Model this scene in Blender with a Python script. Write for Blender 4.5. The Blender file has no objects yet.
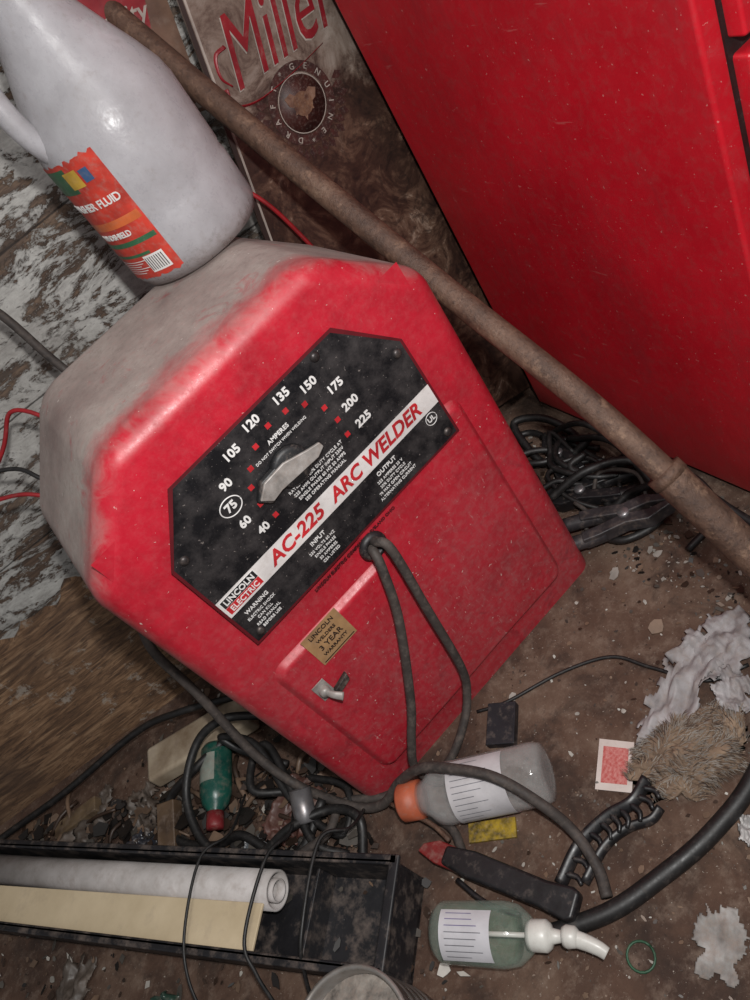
import bpy, bmesh, math, random
from mathutils import Vector, Matrix, noise as mnoise
random.seed(7)
scene=bpy.context.scene
col=scene.collection
scene.view_settings.view_transform='Standard'

# ------------------------------------------------------------------ materials
def lin(c):
    return tuple(((x/255)/12.92 if x/255<=.04045 else ((x/255+.055)/1.055)**2.4) for x in c)+(1,)
def newmat(name):
    m=bpy.data.materials.new(name);m.use_nodes=True
    nt=m.node_tree;b=nt.nodes['Principled BSDF'];return m,nt,b
def N(nt,t,**k):
    n=nt.nodes.new(t)
    for a,v in k.items():setattr(n,a,v)
    return n
def ramp(nt,fac,stops,interp='LINEAR'):
    r=N(nt,'ShaderNodeValToRGB');r.color_ramp.interpolation=interp
    e=r.color_ramp.elements
    while len(e)<len(stops):e.new(.5)
    for i,(p,c) in enumerate(stops):
        e[i].position=p;e[i].color=c if len(c)==4 else lin(c)
    nt.links.new(fac,r.inputs[0]);return r.outputs[0]
def noise(nt,vec,scale,detail=6,rough=.6,dist=0):
    n=N(nt,'ShaderNodeTexNoise');n.inputs['Scale'].default_value=scale;n.inputs['Detail'].default_value=detail
    n.inputs['Roughness'].default_value=rough;n.inputs['Distortion'].default_value=dist
    if vec is not None: nt.links.new(vec,n.inputs['Vector'])
    return n.outputs['Fac']
def mix(nt,f,a,b,mode='MIX'):
    m=N(nt,'ShaderNodeMix',data_type='RGBA',blend_type=mode)
    for s,v in ((m.inputs[0],f),(m.inputs[6],a),(m.inputs[7],b)):
        if isinstance(v,(int,float)):s.default_value=v
        elif isinstance(v,tuple):s.default_value=v
        else:nt.links.new(v,s)
    return m.outputs[2]
def math_(nt,op,a,b=None,c=None):
    m=N(nt,'ShaderNodeMath',operation=op,use_clamp=False)
    for i,v in enumerate((a,b,c)):
        if v is None:continue
        if isinstance(v,(int,float)):m.inputs[i].default_value=v
        else:nt.links.new(v,m.inputs[i])
    return m.outputs[0]
def maprange(nt,v,a,b,c=0,d=1):
    m=N(nt,'ShaderNodeMapRange');m.clamp=True
    nt.links.new(v,m.inputs[0])
    for i,x in zip((1,2,3,4),(a,b,c,d)):m.inputs[i].default_value=x
    return m.outputs[0]
def bump(nt,b,h,strength=.3,dist=.002):
    n=N(nt,'ShaderNodeBump');n.inputs['Strength'].default_value=strength;n.inputs['Distance'].default_value=dist
    nt.links.new(h,n.inputs['Height']);nt.links.new(n.outputs[0],b.inputs['Normal'])
DUST=(134,118,108)
def pm(name,c,c2=None,scale=30,rough=.5,metal=0,dust=.25,bmp=.15,spec=.5,trans=0,alpha=1,dustc=DUST):
    m,nt,b=newmat(name)
    tc=N(nt,'ShaderNodeTexCoord').outputs['Object']
    n1=noise(nt,tc,scale)
    c2=c2 or tuple(int(x*.72) for x in c)
    base=ramp(nt,n1,[(.3,c2),(.65,c)])
    if dust>0:
        n2=noise(nt,tc,scale*3.1,8,.7)
        f=maprange(nt,n2,.62-dust*.4,.85-dust*.2,0,min(1,dust*2))
        base=mix(nt,f,base,lin(dustc))
        nt.links.new(maprange(nt,n2,.3,.7,rough*.8,min(1,rough*1.3)),b.inputs['Roughness'])
    else: b.inputs['Roughness'].default_value=rough
    nt.links.new(base,b.inputs['Base Color'])
    b.inputs['Metallic'].default_value=metal;b.inputs['Specular IOR Level'].default_value=spec
    b.inputs['Transmission Weight'].default_value=trans;b.inputs['Alpha'].default_value=alpha
    if bmp: bump(nt,b,noise(nt,tc,scale*4,6),bmp,.001)
    return m

# ------------------------------------------------------------------ mesh helpers
def mesh(name,vs,fs,mat=None,parent=None,smooth=False):
    me=bpy.data.meshes.new(name);me.from_pydata([tuple(v) for v in vs],[],fs);me.update()
    o=bpy.data.objects.new(name,me);col.objects.link(o)
    if mat:
        for mm in (mat if isinstance(mat,list) else [mat]):me.materials.append(mm)
    if smooth:
        for p in me.polygons:p.use_smooth=True
    if parent:o.parent=parent
    return o
def fixn(o):
    bm=bmesh.new();bm.from_mesh(o.data);bmesh.ops.recalc_face_normals(bm,faces=bm.faces);bm.to_mesh(o.data);bm.free();return o
def empty(name):
    e=bpy.data.objects.new(name,None);e.empty_display_size=.05;col.objects.link(e);return e
def bevel(o,w,s=3,angle=35):
    m=o.modifiers.new('bev','BEVEL');m.width=w;m.segments=s;m.limit_method='ANGLE';m.angle_limit=math.radians(angle)
    for p in o.data.polygons:p.use_smooth=True
    w_=o.modifiers.new('wn','WEIGHTED_NORMAL');w_.keep_sharp=False
    return o
def box(name,a,b,mat,parent=None,bw=0,M=None,s=2):
    (x0,y0,z0),(x1,y1,z1)=a,b
    vs=[Vector((x,y,z)) for z in (z0,z1) for y in (y0,y1) for x in (x0,x1)]
    if M:vs=[M@v for v in vs]
    fs=[(0,2,3,1),(4,5,7,6),(0,1,5,4),(2,6,7,3),(0,4,6,2),(1,3,7,5)]
    o=fixn(mesh(name,vs,fs,mat,parent))
    if bw:bevel(o,bw,s)
    return o
def catmull(P,n=8):
    P=[Vector(p) for p in P];Q=[P[0]*2-P[1]]+P+[P[-1]*2-P[-2]];out=[]
    for i in range(1,len(Q)-2):
        p0,p1,p2,p3=Q[i-1:i+3]
        for k in range(n):
            t=k/n
            out.append(.5*((2*p1)+(-p0+p2)*t+(2*p0-5*p1+4*p2-p3)*t*t+(-p0+3*p1-3*p2+p3)*t**3))
    out.append(P[-1]);return out
def sweep(name,P,r,mat,parent=None,n=8,seg=10,smoothpath=True,closed=False,flat=1):
    path=catmull(P,n) if smoothpath else [Vector(p) for p in P]
    L=len(path);vs=[];fs=[]
    t=(path[1]-path[0]).normalized();u=t.orthogonal().normalized()
    for i,p in enumerate(path):
        a=path[max(i-1,0)];b=path[min(i+1,L-1)];t=(b-a).normalized()
        u=(u-t*u.dot(t)).normalized();w=t.cross(u)
        rr=r[0]+(r[1]-r[0])*i/(L-1) if isinstance(r,tuple) else r
        for k in range(seg):
            an=2*math.pi*k/seg;vs.append(p+u*math.cos(an)*rr+w*math.sin(an)*rr*flat)
    for i in range(L-1):
        for k in range(seg):
            fs.append((i*seg+k,i*seg+(k+1)%seg,(i+1)*seg+(k+1)%seg,(i+1)*seg+k))
    fs.append(tuple(range(seg-1,-1,-1)));fs.append(tuple((L-1)*seg+k for k in range(seg)))
    return fixn(mesh(name,vs,fs,mat,parent,True))
def axisM(p0,p1,roll=0):
    p0=Vector(p0);z=(Vector(p1)-p0).normalized();x=Vector((0,0,1)).cross(z)
    if x.length<1e-4:x=Vector((1,0,0))
    x.normalize();y=z.cross(x)
    return Matrix.Translation(p0)@Matrix((x,y,z)).transposed().to_4x4()@Matrix.Rotation(roll,4,'Z')
def lathe(name,prof,mat,parent=None,M=Matrix(),seg=40,a0=0,a1=2*math.pi,sq=None):
    full=abs(a1-a0-2*math.pi)<1e-6;n=seg if full else seg+1;vs=[];fs=[]
    for r,z in prof:
        for k in range(n):
            a=a0+(a1-a0)*k/seg;x,y=r*math.cos(a),r*math.sin(a)
            if sq:x,y=x*sq[0],y*sq[1]
            vs.append(M@Vector((x,y,z)))
    for i in range(len(prof)-1):
        for k in range(seg):
            k2=(k+1)%n
            fs.append((i*n+k,i*n+k2,(i+1)*n+k2,(i+1)*n+k))
    o=mesh(name,vs,fs,mat,parent,True)
    bm=bmesh.new();bm.from_mesh(o.data);bmesh.ops.remove_doubles(bm,verts=bm.verts,dist=1e-6);bm.to_mesh(o.data);bm.free()
    return o
def text(name,body,size,M,mat,parent,off=0,shear=0,ext=.0004,align='LEFT',sx=1):
    cu=bpy.data.curves.new(name,'FONT');cu.body=body;cu.size=1;cu.offset=off/size;cu.shear=shear;cu.extrude=ext/size;cu.align_x=align;cu.align_y='CENTER'
    cu.resolution_u=3
    o=bpy.data.objects.new(name,cu);col.objects.link(o);bpy.context.view_layer.update()
    dg=bpy.context.evaluated_depsgraph_get();me=bpy.data.meshes.new_from_object(o.evaluated_get(dg))
    bpy.data.objects.remove(o)
    me.transform(M@Matrix.Diagonal((sx*size,size,size,1)));me.materials.clear();me.materials.append(mat)
    o=bpy.data.objects.new(name,me);col.objects.link(o);o.parent=parent;return o
def frontM(x,z,y,rot=0):   # plane facing -y
    return Matrix.Translation((x,y,z))@Matrix.Rotation(math.pi/2,4,'X')@Matrix.Rotation(rot,4,'Z')
def poly(name,pts,mat,parent,M=Matrix(),th=0.0005):
    n=len(pts);vs=[M@Vector((x,y,0)) for x,y in pts]+[M@Vector((x,y,th)) for x,y in pts]
    fs=[tuple(range(n-1,-1,-1)),tuple(range(n,2*n))]+[(i,(i+1)%n,n+(i+1)%n,n+i) for i in range(n)]
    return fixn(mesh(name,vs,fs,mat,parent))
T=Matrix.Translation

# ------------------------------------------------------------------ camera
C=Vector((-0.0891,-0.5811,0.8408))
cx=Vector((0.67781,-0.55336,-0.48411));cy=-Vector((-0.71796,-0.35623,-0.59803));cz=-Vector((0.15847,0.75292,-0.63874))
cam_d=bpy.data.cameras.new('camera');cam=bpy.data.objects.new('camera',cam_d);col.objects.link(cam)
cam.matrix_world=Matrix.Translation(C)@Matrix((cx,cy,cz)).transposed().to_4x4()
cam_d.sensor_fit='VERTICAL';cam_d.sensor_height=24;cam_d.lens=24*770/1000;cam_d.clip_start=.01
scene.camera=cam

# ------------------------------------------------------------------ room
m,nt,b=newmat('dirty_floor')
tc=N(nt,'ShaderNodeTexCoord').outputs['Object']
n1=noise(nt,tc,6,8,.65);n2=noise(nt,tc,45,9,.75);n3=noise(nt,tc,260,4,.7);n4=noise(nt,tc,14,8,.7,.5)
c=ramp(nt,n1,[(.3,(48,33,26)),(.5,(78,56,44)),(.7,(108,87,73))])
c=mix(nt,maprange(nt,n2,.49,.70,0,.6),c,lin((128,110,97)))
c=mix(nt,maprange(nt,n4,.5,.36,0,.75),c,lin((40,27,21)))
c=mix(nt,maprange(nt,n3,.64,.71,0,.8),c,lin((180,170,158)))
nt.links.new(c,b.inputs['Base Color']);b.inputs['Roughness'].default_value=.9
bump(nt,b,n2,.7,.004);floor_m=m
mesh('floor',[(-2.5,-2.5,0),(2.5,-2.5,0),(2.5,2,0),(-2.5,2,0)],[(0,1,2,3)],floor_m)

m,nt,b=newmat('peeling_paint_wall')
tc=N(nt,'ShaderNodeTexCoord').outputs['Object']
mp=N(nt,'ShaderNodeMapping');mp.inputs['Scale'].default_value=(1,1,2.6);mp.inputs['Rotation'].default_value=(0,.12,0);nt.links.new(tc,mp.inputs[0]);v=mp.outputs[0]
a=noise(nt,v,8,10,.78,.8);a2=noise(nt,v,34,9,.8,.5);a3=noise(nt,tc,3,4,.6);a4=noise(nt,v,90,6,.8)
mg=N(nt,'ShaderNodeMapping');mg.inputs['Scale'].default_value=(1.5,1.5,16);nt.links.new(tc,mg.inputs[0]);gr_=noise(nt,mg.outputs[0],9,7,.7,.8)
paint=ramp(nt,a2,[(.3,(128,125,122)),(.5,(172,170,166)),(.7,(200,198,194))])
wood=ramp(nt,gr_,[(.3,(42,32,27)),(.5,(80,63,52)),(.7,(118,96,78))])
msk=math_(nt,'ADD',math_(nt,'MULTIPLY',a,.6),math_(nt,'MULTIPLY',a2,.4))
c=mix(nt,maprange(nt,msk,.515,.53),paint,wood)
c=mix(nt,maprange(nt,a3,.45,.68,0,.5),c,lin((96,88,81)))
c=mix(nt,maprange(nt,a4,.64,.69,0,.8),c,lin((48,39,34)))
# plank joints
sx_n=N(nt,'ShaderNodeSeparateXYZ');nt.links.new(tc,sx_n.inputs[0])
fr=math_(nt,'FRACT',math_(nt,'MULTIPLY',math_(nt,'ADD',sx_n.outputs[2],math_(nt,'MULTIPLY',a4,.004)),6.2))
c=mix(nt,maprange(nt,fr,.018,.012,0,.85),c,lin((30,23,20)))
nt.links.new(c,b.inputs['Base Color']);b.inputs['Roughness'].default_value=.8
bump(nt,b,maprange(nt,msk,.5,.55,1,0),.7,.003);wall_m=m
def wy(x):return .37-.22*(x-.407)
mesh('wall_back',[(-2.4,wy(-2.4),0),(1.6,wy(1.6),0),(1.6,wy(1.6),2.3),(-2.4,wy(-2.4),2.3),
 (-2.4,wy(-2.4)+.1,0),(1.6,wy(1.6)+.1,0),(1.6,wy(1.6)+.1,2.3),(-2.4,wy(-2.4)+.1,2.3)],
 [(0,1,2,3),(5,4,7,6),(3,2,6,7),(4,0,3,7),(1,5,6,2)],wall_m)

m,nt,b=newmat('bare_plywood')
tc=N(nt,'ShaderNodeTexCoord').outputs['Object']
mp=N(nt,'ShaderNodeMapping');mp.inputs['Scale'].default_value=(1.2,1.2,9);mp.inputs['Rotation'].default_value=(0,.10,0);nt.links.new(tc,mp.inputs[0]);v=mp.outputs[0]
g=noise(nt,v,6,8,.65,2.2);g2=noise(nt,v,30,6,.75,.8);g3=noise(nt,tc,11,9,.75);g4=noise(nt,tc,3,4,.6)
c=ramp(nt,g,[(.3,(54,37,27)),(.48,(104,77,55)),(.6,(134,104,78)),(.72,(156,130,102))])
c=mix(nt,maprange(nt,g2,.5,.64,0,.8),c,lin((46,31,23)))
c=mix(nt,maprange(nt,g3,.56,.6,0,.65),c,lin((150,142,132)))
c=mix(nt,maprange(nt,g4,.48,.66,0,.6),c,lin((60,45,37)))
nt.links.new(c,b.inputs['Base Color']);b.inputs['Roughness'].default_value=.85;bump(nt,b,g2,.5,.002);ply_m=m
A=Vector((-1.0,.62,0));B=Vector((-.22,.40,0));nrm=Vector((.27,.963,0)).normalized()
K=60;vs=[];rd=random.Random(4)
for k in range(K+1):
    p=A.lerp(B,k/K);h=.262+.03*mnoise.noise(Vector((k*.35,1,0)))+rd.uniform(-.004,.004)
    for q in (p,p+Vector((0,0,h))+nrm*.035):vs.append(q)
    for q in (p+nrm*.012,p+Vector((0,0,h))+nrm*.043):vs.append(q)
fs=[]
for k in range(K):
    a_=k*4;b_=a_+4
    fs+=[(a_,b_,b_+1,a_+1),(a_+2,a_+3,b_+3,b_+2),(a_+1,b_+1,b_+3,a_+3),(a_,a_+2,b_+2,b_)]
fs+=[(0,1,3,2),(K*4,K*4+2,K*4+3,K*4+1)]
fixn(mesh('plywood_sheet',vs,fs,ply_m))

# ------------------------------------------------------------------ welder
m,nt,b=newmat('dusty_red_enamel')
tco=N(nt,'ShaderNodeTexCoord').outputs['Object'];geo=N(nt,'ShaderNodeNewGeometry')
sep=N(nt,'ShaderNodeSeparateXYZ');nt.links.new(geo.outputs['Normal'],sep.inputs[0])
sp=N(nt,'ShaderNodeSeparateXYZ');nt.links.new(tco,sp.inputs[0])
n1=noise(nt,tco,12,8,.7);n2=noise(nt,tco,110,9,.8);n3=noise(nt,tco,5,6,.65);n5=noise(nt,tco,24,9,.72,.8)
base=ramp(nt,n1,[(.3,(136,12,28)),(.55,(168,18,38)),(.75,(178,26,46))])
upf=maprange(nt,sep.outputs[2],.2,.5)
side=maprange(nt,sep.outputs[0],-.5,-.9,0,.85)
upf=math_(nt,'MAXIMUM',upf,side)
yy=math_(nt,'ADD',sp.outputs[1],math_(nt,'MULTIPLY',math_(nt,'SUBTRACT',n5,.5),.09))
yf=maprange(nt,yy,.000,.05)
patch=maprange(nt,n5,.58,.70,1,.45)
df=math_(nt,'MULTIPLY',math_(nt,'MULTIPLY',math_(nt,'MULTIPLY',upf,yf),maprange(nt,n2,.3,.5,.85,1)),patch)
dcol=ramp(nt,n1,[(.3,(118,106,101)),(.5,(142,131,125)),(.7,(164,155,148))])
dcol=mix(nt,maprange(nt,n2,.5,.68,0,.45),dcol,lin((104,90,86)))
c=mix(nt,df,base,dcol)
lowz=maprange(nt,sp.outputs[2],.42,.05,.22,1.0)
c=mix(nt,math_(nt,'MULTIPLY',maprange(nt,n3,.35,.65,.10,.50),lowz),c,lin((126,70,72)))
fd=math_(nt,'MULTIPLY',maprange(nt,n2,.46,.66,.0,.6),maprange(nt,n3,.35,.62,.35,1))
c=mix(nt,math_(nt,'MULTIPLY',fd,lowz),c,lin((146,102,100)))
c=mix(nt,math_(nt,'MULTIPLY',maprange(nt,n5,.56,.7,0,.6),lowz),c,lin((90,30,37)))
mp=N(nt,'ShaderNodeMapping');mp.inputs['Scale'].default_value=(6,1,1);mp.inputs['Rotation'].default_value=(0,.5,0);nt.links.new(tco,mp.inputs[0])
sc=noise(nt,mp.outputs[0],60,4,.7)
c=mix(nt,math_(nt,'MULTIPLY',maprange(nt,sc,.64,.71,0,.5),lowz),c,lin((182,150,146)))
c=mix(nt,maprange(nt,noise(nt,tco,200,3,.6),.69,.73,0,.7),c,lin((196,184,176)))
nt.links.new(c,b.inputs['Base Color'])
nt.links.new(math_(nt,'ADD',maprange(nt,n2,.3,.7,.30,.58),math_(nt,'MULTIPLY',df,.4)),b.inputs['Roughness'])
b.inputs['Specular IOR Level'].default_value=.5
bump(nt,b,n2,.15,.001);red_m=m
weld=empty('arc_welder')
H=.58;ZS=.49;D=.225;XC=.118
out=[(-.21,0.0),(-.21,ZS),(-XC,H),(XC,H),(.21,ZS),(.21,0.0)]
vs=[Vector((x,0,z)) for x,z in out]+[Vector((x,D,z)) for x,z in out]
fs=[(0,1,2,3,4,5),(11,10,9,8,7,6)]+[(i,(i+1)%6,6+(i+1)%6,6+i) for i in range(5)]
body=mesh('case',vs,fs,red_m,weld)
bm=bmesh.new();bm.from_mesh(body.data);bmesh.ops.recalc_face_normals(bm,faces=bm.faces)
ctr=Vector((0,D/2,.3))
for f in bm.faces:
    if (f.calc_center_median()-ctr).dot(f.normal)<0:f.normal_flip()
bm.to_mesh(body.data);bm.free()
at=body.data.attributes.new('bevel_weight_edge','FLOAT','EDGE')
for e in body.data.edges:
    za=[body.data.vertices[i].co.z for i in e.vertices]
    at.data[e.index].value=0.0 if max(za)<.001 else 1.0
bv=body.modifiers.new('bev','BEVEL');bv.width=.021;bv.segments=6;bv.limit_method='WEIGHT'
for p in body.data.polygons:p.use_smooth=True
body.modifiers.new('wn','WEIGHTED_NORMAL')
def sdbox(x,z,cx_,cz_,hx,hz,r):
    qx=abs(x-cx_)-hx+r;qz=abs(z-cz_)-hz+r
    return math.hypot(max(qx,0),max(qz,0))+min(max(qx,qz),0)-r
def sm(a,b_,v):
    t=min(1,max(0,(v-a)/(b_-a)));return t*t*(3-2*t)
vs=[];fs=[];nx,nz=150,190
for j in range(nz+1):
    for i in range(nx+1):
        x=-.185+.37*i/nx;z=.02+.5*j/nz
        d1=sdbox(x,z,0,.165,.168,.128,.02)
        d2=sdbox(x,z,.078,.305,.090,.065,.018)
        d=min(d1,d2);h=1-sm(-.010,.0,d)
        vs.append((x,.0012-.0088*h+.0012*mnoise.noise(Vector((x*9,z*9,0)))*h,z))
for j in range(nz):
    for i in range(nx):
        a=j*(nx+1)+i;fs.append((a,a+1,a+nx+2,a+nx+1))
mesh('pressed_front_panel',vs,fs,red_m,weld,True)
LB=[(-.144,.337),(-.144,.462),(-.094,.519),(.094,.519),(.144,.462),(.144,.337)]
m,nt,b=newmat('black_faceplate')
tc=N(nt,'ShaderNodeTexCoord').outputs['Object']
n=noise(nt,tc,40,8,.7);n2=noise(nt,tc,300,3,.6)
c=ramp(nt,n,[(.42,(15,15,18)),(.8,(62,58,58))]);c=mix(nt,maprange(nt,n2,.66,.7,0,.5),c,lin((140,130,125)))
nt.links.new(c,b.inputs['Base Color']);b.inputs['Roughness'].default_value=.38;blk_label=m
DX,DZ=-.001,.0035
def fM(x=0,z=0,y=0,rot=0):return frontM(x+DX,z+DZ,y,rot)
poly('faceplate',LB,blk_label,weld,fM(0,0,-.0088),.001)
red_trim=pm('label_red',(180,36,42),rough=.45,dust=.12,bmp=0)
ring=[(x+(.003 if x>0 else -.003),z+(.003 if z>.47 else (0 if z>.4 else -.003))) for x,z in LB]
poly('faceplate_edge',ring,pm('dark_red_edge',(88,10,20),dust=0,bmp=0),weld,fM(0,0,-.0088),.0006)
white=pm('label_white',(200,194,192),(172,166,164),rough=.5,dust=.25,bmp=0)
wtext=pm('label_white_text',(205,202,200),(186,182,180),rough=.5,dust=0,bmp=0)
poly('white_stripe',[(-.144,.381),(.144,.381),(.144,.405),(-.144,.405)],white,weld,fM(0,0,-.0099),.0004)
YT=-.0104
text('title','AC-225',.0215,fM(-.082,.393,YT),red_trim,weld,.0006,.25,sx=1.0)
text('title_2','ARC WELDER',.0215,fM(.000,.393,YT),red_trim,weld,.0006,.25,sx=.93)
poly('maker_box',[(-.142,.383),(-.098,.383),(-.098,.403),(-.142,.403)],wtext,weld,fM(0,0,-.0103),.0003)
poly('maker_box_red',[(-.141,.384),(-.099,.384),(-.099,.393),(-.141,.393)],red_trim,weld,fM(0,0,-.0106),.0003)
poly('maker_box_black',[(-.141,.3935),(-.099,.3935),(-.099,.4025),(-.141,.4025)],blk_label,weld,fM(0,0,-.0106),.0003)
text('maker','LINCOLN',.0090,fM(-.120,.398,-.0110),wtext,weld,.0002,align='CENTER',sx=.95)
text('maker_2','ELECTRIC',.0085,fM(-.120,.3883,-.0110),wtext,weld,.0001,align='CENTER',sx=.95)
YL=-.0101
nums=[('40',-64,426),('60',-72,445),('75',-71,467),('90',-61,486),('105',-39,504),('120',-10,511),('135',25,509),('150',50,498),('175',69,478),('200',71,454),('225',72,431)]
sqs=[(-48,427),(-51,447),(-47,466),(-36,480),(-20,492),(0,498),(20,496),(37,487),(49,470),(52,451),(51,432)]
for i,(s,x,z) in enumerate(nums):
    text('number_%s'%s,s,.0118,fM(x/1000,z/1000,YL,),wtext,weld,.00035,0,align='CENTER')
for i,(x,z) in enumerate(sqs):
    x/=1000;z/=1000;poly('tick_%d'%i,[(x-.0025,z-.0025),(x+.0025,z-.0025),(x+.0025,z+.0025),(x-.0025,z+.0025)],red_trim,weld,fM(0,0,YL),.0004)
rg=[(.0112*math.cos(a)-.071+DX,.0092*math.sin(a)+.467+DZ) for a in [i*math.pi/16 for i in range(33)]]
sweep('number_ring',[(x,YL,z) for x,z in rg],.0006,wtext,weld,1,6)
text('amperes','AMPERES',.0062,fM(.002,.485,YL),wtext,weld,.0001,align='CENTER')
text('note_1','DO NOT SWITCH WHEN WELDING',.0038,fM(.0,.4775,YL),wtext,weld,0,align='CENTER')
for i in range(4):
    text('fine_print_%d'%i,['RATED FOR 20% DUTY CYCLE AT','225 AMPS OUTPUT INPUT 230V','SINGLE PHASE 60 HZ 50 AMPS','SEE OPERATING MANUAL'][i],.0046,fM(.008,.4315-.0060*i,YL),wtext,weld,0,align='CENTER')
text('input','INPUT',.0066,fM(-.035,.372,YL),wtext,weld,.0001,align='CENTER')
text('output','OUTPUT',.0066,fM(.062,.372,YL),wtext,weld,.0001,align='CENTER')
text('warning','WARNING',.0060,fM(-.118,.372,YL),wtext,weld,.0001,align='CENTER')
for i in range(4):
    text('small_in_%d'%i,['230 VOLTS 60 HZ','SINGLE PHASE','50 AMPERES','CSA LISTED'][i],.0044,fM(-.035,.364-.006*i,YL),wtext,weld,0,align='CENTER')
    text('small_out_%d'%i,['225 AMPERES 25 V','20% DUTY CYCLE','79 MAX OPEN CIRCUIT','ALTERNATING CURRENT'][i],.0044,fM(.062,.364-.006*i,YL),wtext,weld,0,align='CENTER')
    text('small_w_%d'%i,['ELECTRIC SHOCK','CAN KILL','READ MANUAL','BEFORE USE'][i],.0044,fM(-.118,.364-.006*i,YL),wtext,weld,0,align='CENTER')
text('ul_mark','UL',.008,fM(.128,.372,YL),wtext,weld,.0001,align='CENTER')
sweep('ul_ring',[(.128+DX+.0068*math.cos(a),YL,.372+DZ+.0068*math.sin(a)) for a in [i*math.pi/12 for i in range(25)]],.0004,wtext,weld,1,6)
text('lower_print','LINCOLN ELECTRIC COMPANY  CLEVELAND OHIO',.0050,frontM(-.015,.330,-.0083),pm('dark_red_ink',(70,16,22),dust=0,bmp=0),weld,.0001,align='CENTER')
alu=pm('cast_aluminium',(168,162,158),(112,106,102),scale=60,rough=.5,metal=.3,dust=.35)
hubm=pm('hub_black',(28,28,30),rough=.5)
kp=[(-.047,.4535),(-.034,.4640),(-.010,.4650),(.014,.4565),(.027,.4530),(.028,.4470),(.018,.4425),(-.006,.4440),(-.026,.4455),(-.038,.4435)]
kn=poly('selector_knob_base',[(x*1.06-.001,(z-.453)*1.2+.453) for x,z in kp],hubm,weld,frontM(-.003,.003,-.0098),.007);bevel(kn,.002,2)
kn=poly('selector_knob',kp,alu,weld,frontM(-.004,.004,-.0160),.003);bevel(kn,.001,3)
lathe('selector_hub',[(0,.0),(.02,.0),(.02,.006),(.017,.008),(0,.008)],hubm,weld,frontM(-.009,.457,-.009))
screw=pm('screw_dark',(60,55,55),rough=.4,metal=.6)
for i,(x,z) in enumerate([(-.132,.462),(.070,.513),(.135,.455),(-.135,.345),(.135,.345)]):
    lathe('screw_%d'%i,[(0,.003),(.003,.0028),(.0045,.0015),(.005,0)],screw,weld,fM(x,z,-.0097),seg=16)
tan=pm('sticker_tan',(158,122,84),(118,88,60),rough=.6,dust=.2,bmp=0);dk=pm('ink_dark',(40,26,22),dust=0,bmp=0)
poly('rating_sticker',[(-.121,.250),(-.072,.250),(-.072,.297),(-.121,.297)],tan,weld,frontM(0,0,-.0086),.0006)
for i,t in enumerate(['LINCOLN','WELDERS','3 YEAR','WARRANTY']):
    text('sticker_text_%d'%i,t,[.0078,.006,.010,.006][i],frontM(-.0965,.2905-.0100*i,-.0094),dk,weld,.0001,align='CENTER')
poly('sticker_frame',[(-.1185,.2520),(-.0745,.2520),(-.0745,.2532),(-.1185,.2532)],dk,weld,frontM(0,0,-.0092),.0003)
poly('switch_plate',[(-.149,.214),(-.133,.214),(-.133,.240),(-.149,.240)],alu,weld,frontM(0,0,-.0086),.0015)
lathe('switch_bushing',[(.006,0),(.0065,.004),(.0055,.008),(0,.009)],alu,weld,frontM(-.141,.228,-.0095),seg=18)
sweep('switch_lever',[(-.141,-.015,.228),(-.137,-.023,.225),(-.131,-.030,.220)],(.0035,.005),alu,weld,4,12,flat=.6)
o=poly('switch_tag',[(-.136,.207),(-.114,.213),(-.112,.223),(-.134,.217)],pm('tag_black',(40,34,32),dust=.4),weld,frontM(0,0,-.0086),.006);bevel(o,.001,2)
rub=pm('grey_cable_rubber',(64,56,52),(40,35,33),rough=.7,dust=.3,scale=40,dustc=(110,98,90))
blkr=pm('black_cable_rubber',(28,26,26),(16,15,15),rough=.5,dust=.2,scale=40,dustc=(96,86,80))
lathe('cable_gland',[(.016,0),(.016,.003),(.013,.006),(.009,.006),(.009,-.002)],pm('gland_black',(30,26,28)),weld,frontM(.0,.316,-.008),seg=24)
sweep('output_cable_1',[(-.003,.0,.312),(-.005,-.018,.318),(-.012,-.028,.300),(-.035,-.030,.234),(-.087,-.032,.133),(-.120,-.034,.085),(-.139,-.036,.05),(-.134,-.05,.015),(-.10,-.06,.0085)],.0052,rub,weld)
sweep('output_cable_2',[(.003,.0,.316),(.004,-.018,.324),(.008,-.03,.312),(-.004,-.03,.215),(-.019,-.03,.10),(-.037,-.033,.06),(-.062,-.04,.04),(-.097,-.045,.022),(-.125,-.04,.010)],.0052,rub,weld)

# ------------------------------------------------------------------ tool cabinet
m,nt,b=newmat('cabinet_red_paint')
tc=N(nt,'ShaderNodeTexCoord').outputs['Object']
n1=noise(nt,tc,5,7,.65);n2=noise(nt,tc,90,8,.75);n3=noise(nt,tc,260,2,.5)
mp=N(nt,'ShaderNodeMapping');mp.inputs['Scale'].default_value=(1,1,.25);nt.links.new(tc,mp.inputs[0])
n4=noise(nt,mp.outputs[0],22,8,.75,.4)
mp2=N(nt,'ShaderNodeMapping');mp2.inputs['Scale'].default_value=(1,.12,1);mp2.inputs['Rotation'].default_value=(.5,0,0);nt.links.new(tc,mp2.inputs[0])
n6=noise(nt,mp2.outputs[0],130,3,.6)
c=ramp(nt,n1,[(.3,(146,12,24)),(.7,(182,22,36))])
c=mix(nt,maprange(nt,n2,.48,.72,0,.4),c,lin((132,60,60)))
c=mix(nt,maprange(nt,n4,.52,.74,0,.5),c,lin((114,26,32)))
c=mix(nt,maprange(nt,n3,.71,.75,0,.4),c,lin((190,146,140)))
c=mix(nt,maprange(nt,n6,.69,.73,0,.3),c,lin((170,106,102)))
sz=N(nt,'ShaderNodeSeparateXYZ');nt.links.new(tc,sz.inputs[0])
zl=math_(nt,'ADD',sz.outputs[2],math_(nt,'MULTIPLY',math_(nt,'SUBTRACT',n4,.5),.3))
c=mix(nt,maprange(nt,zl,.2,.0,0,.5),c,lin((92,46,42)))
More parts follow.
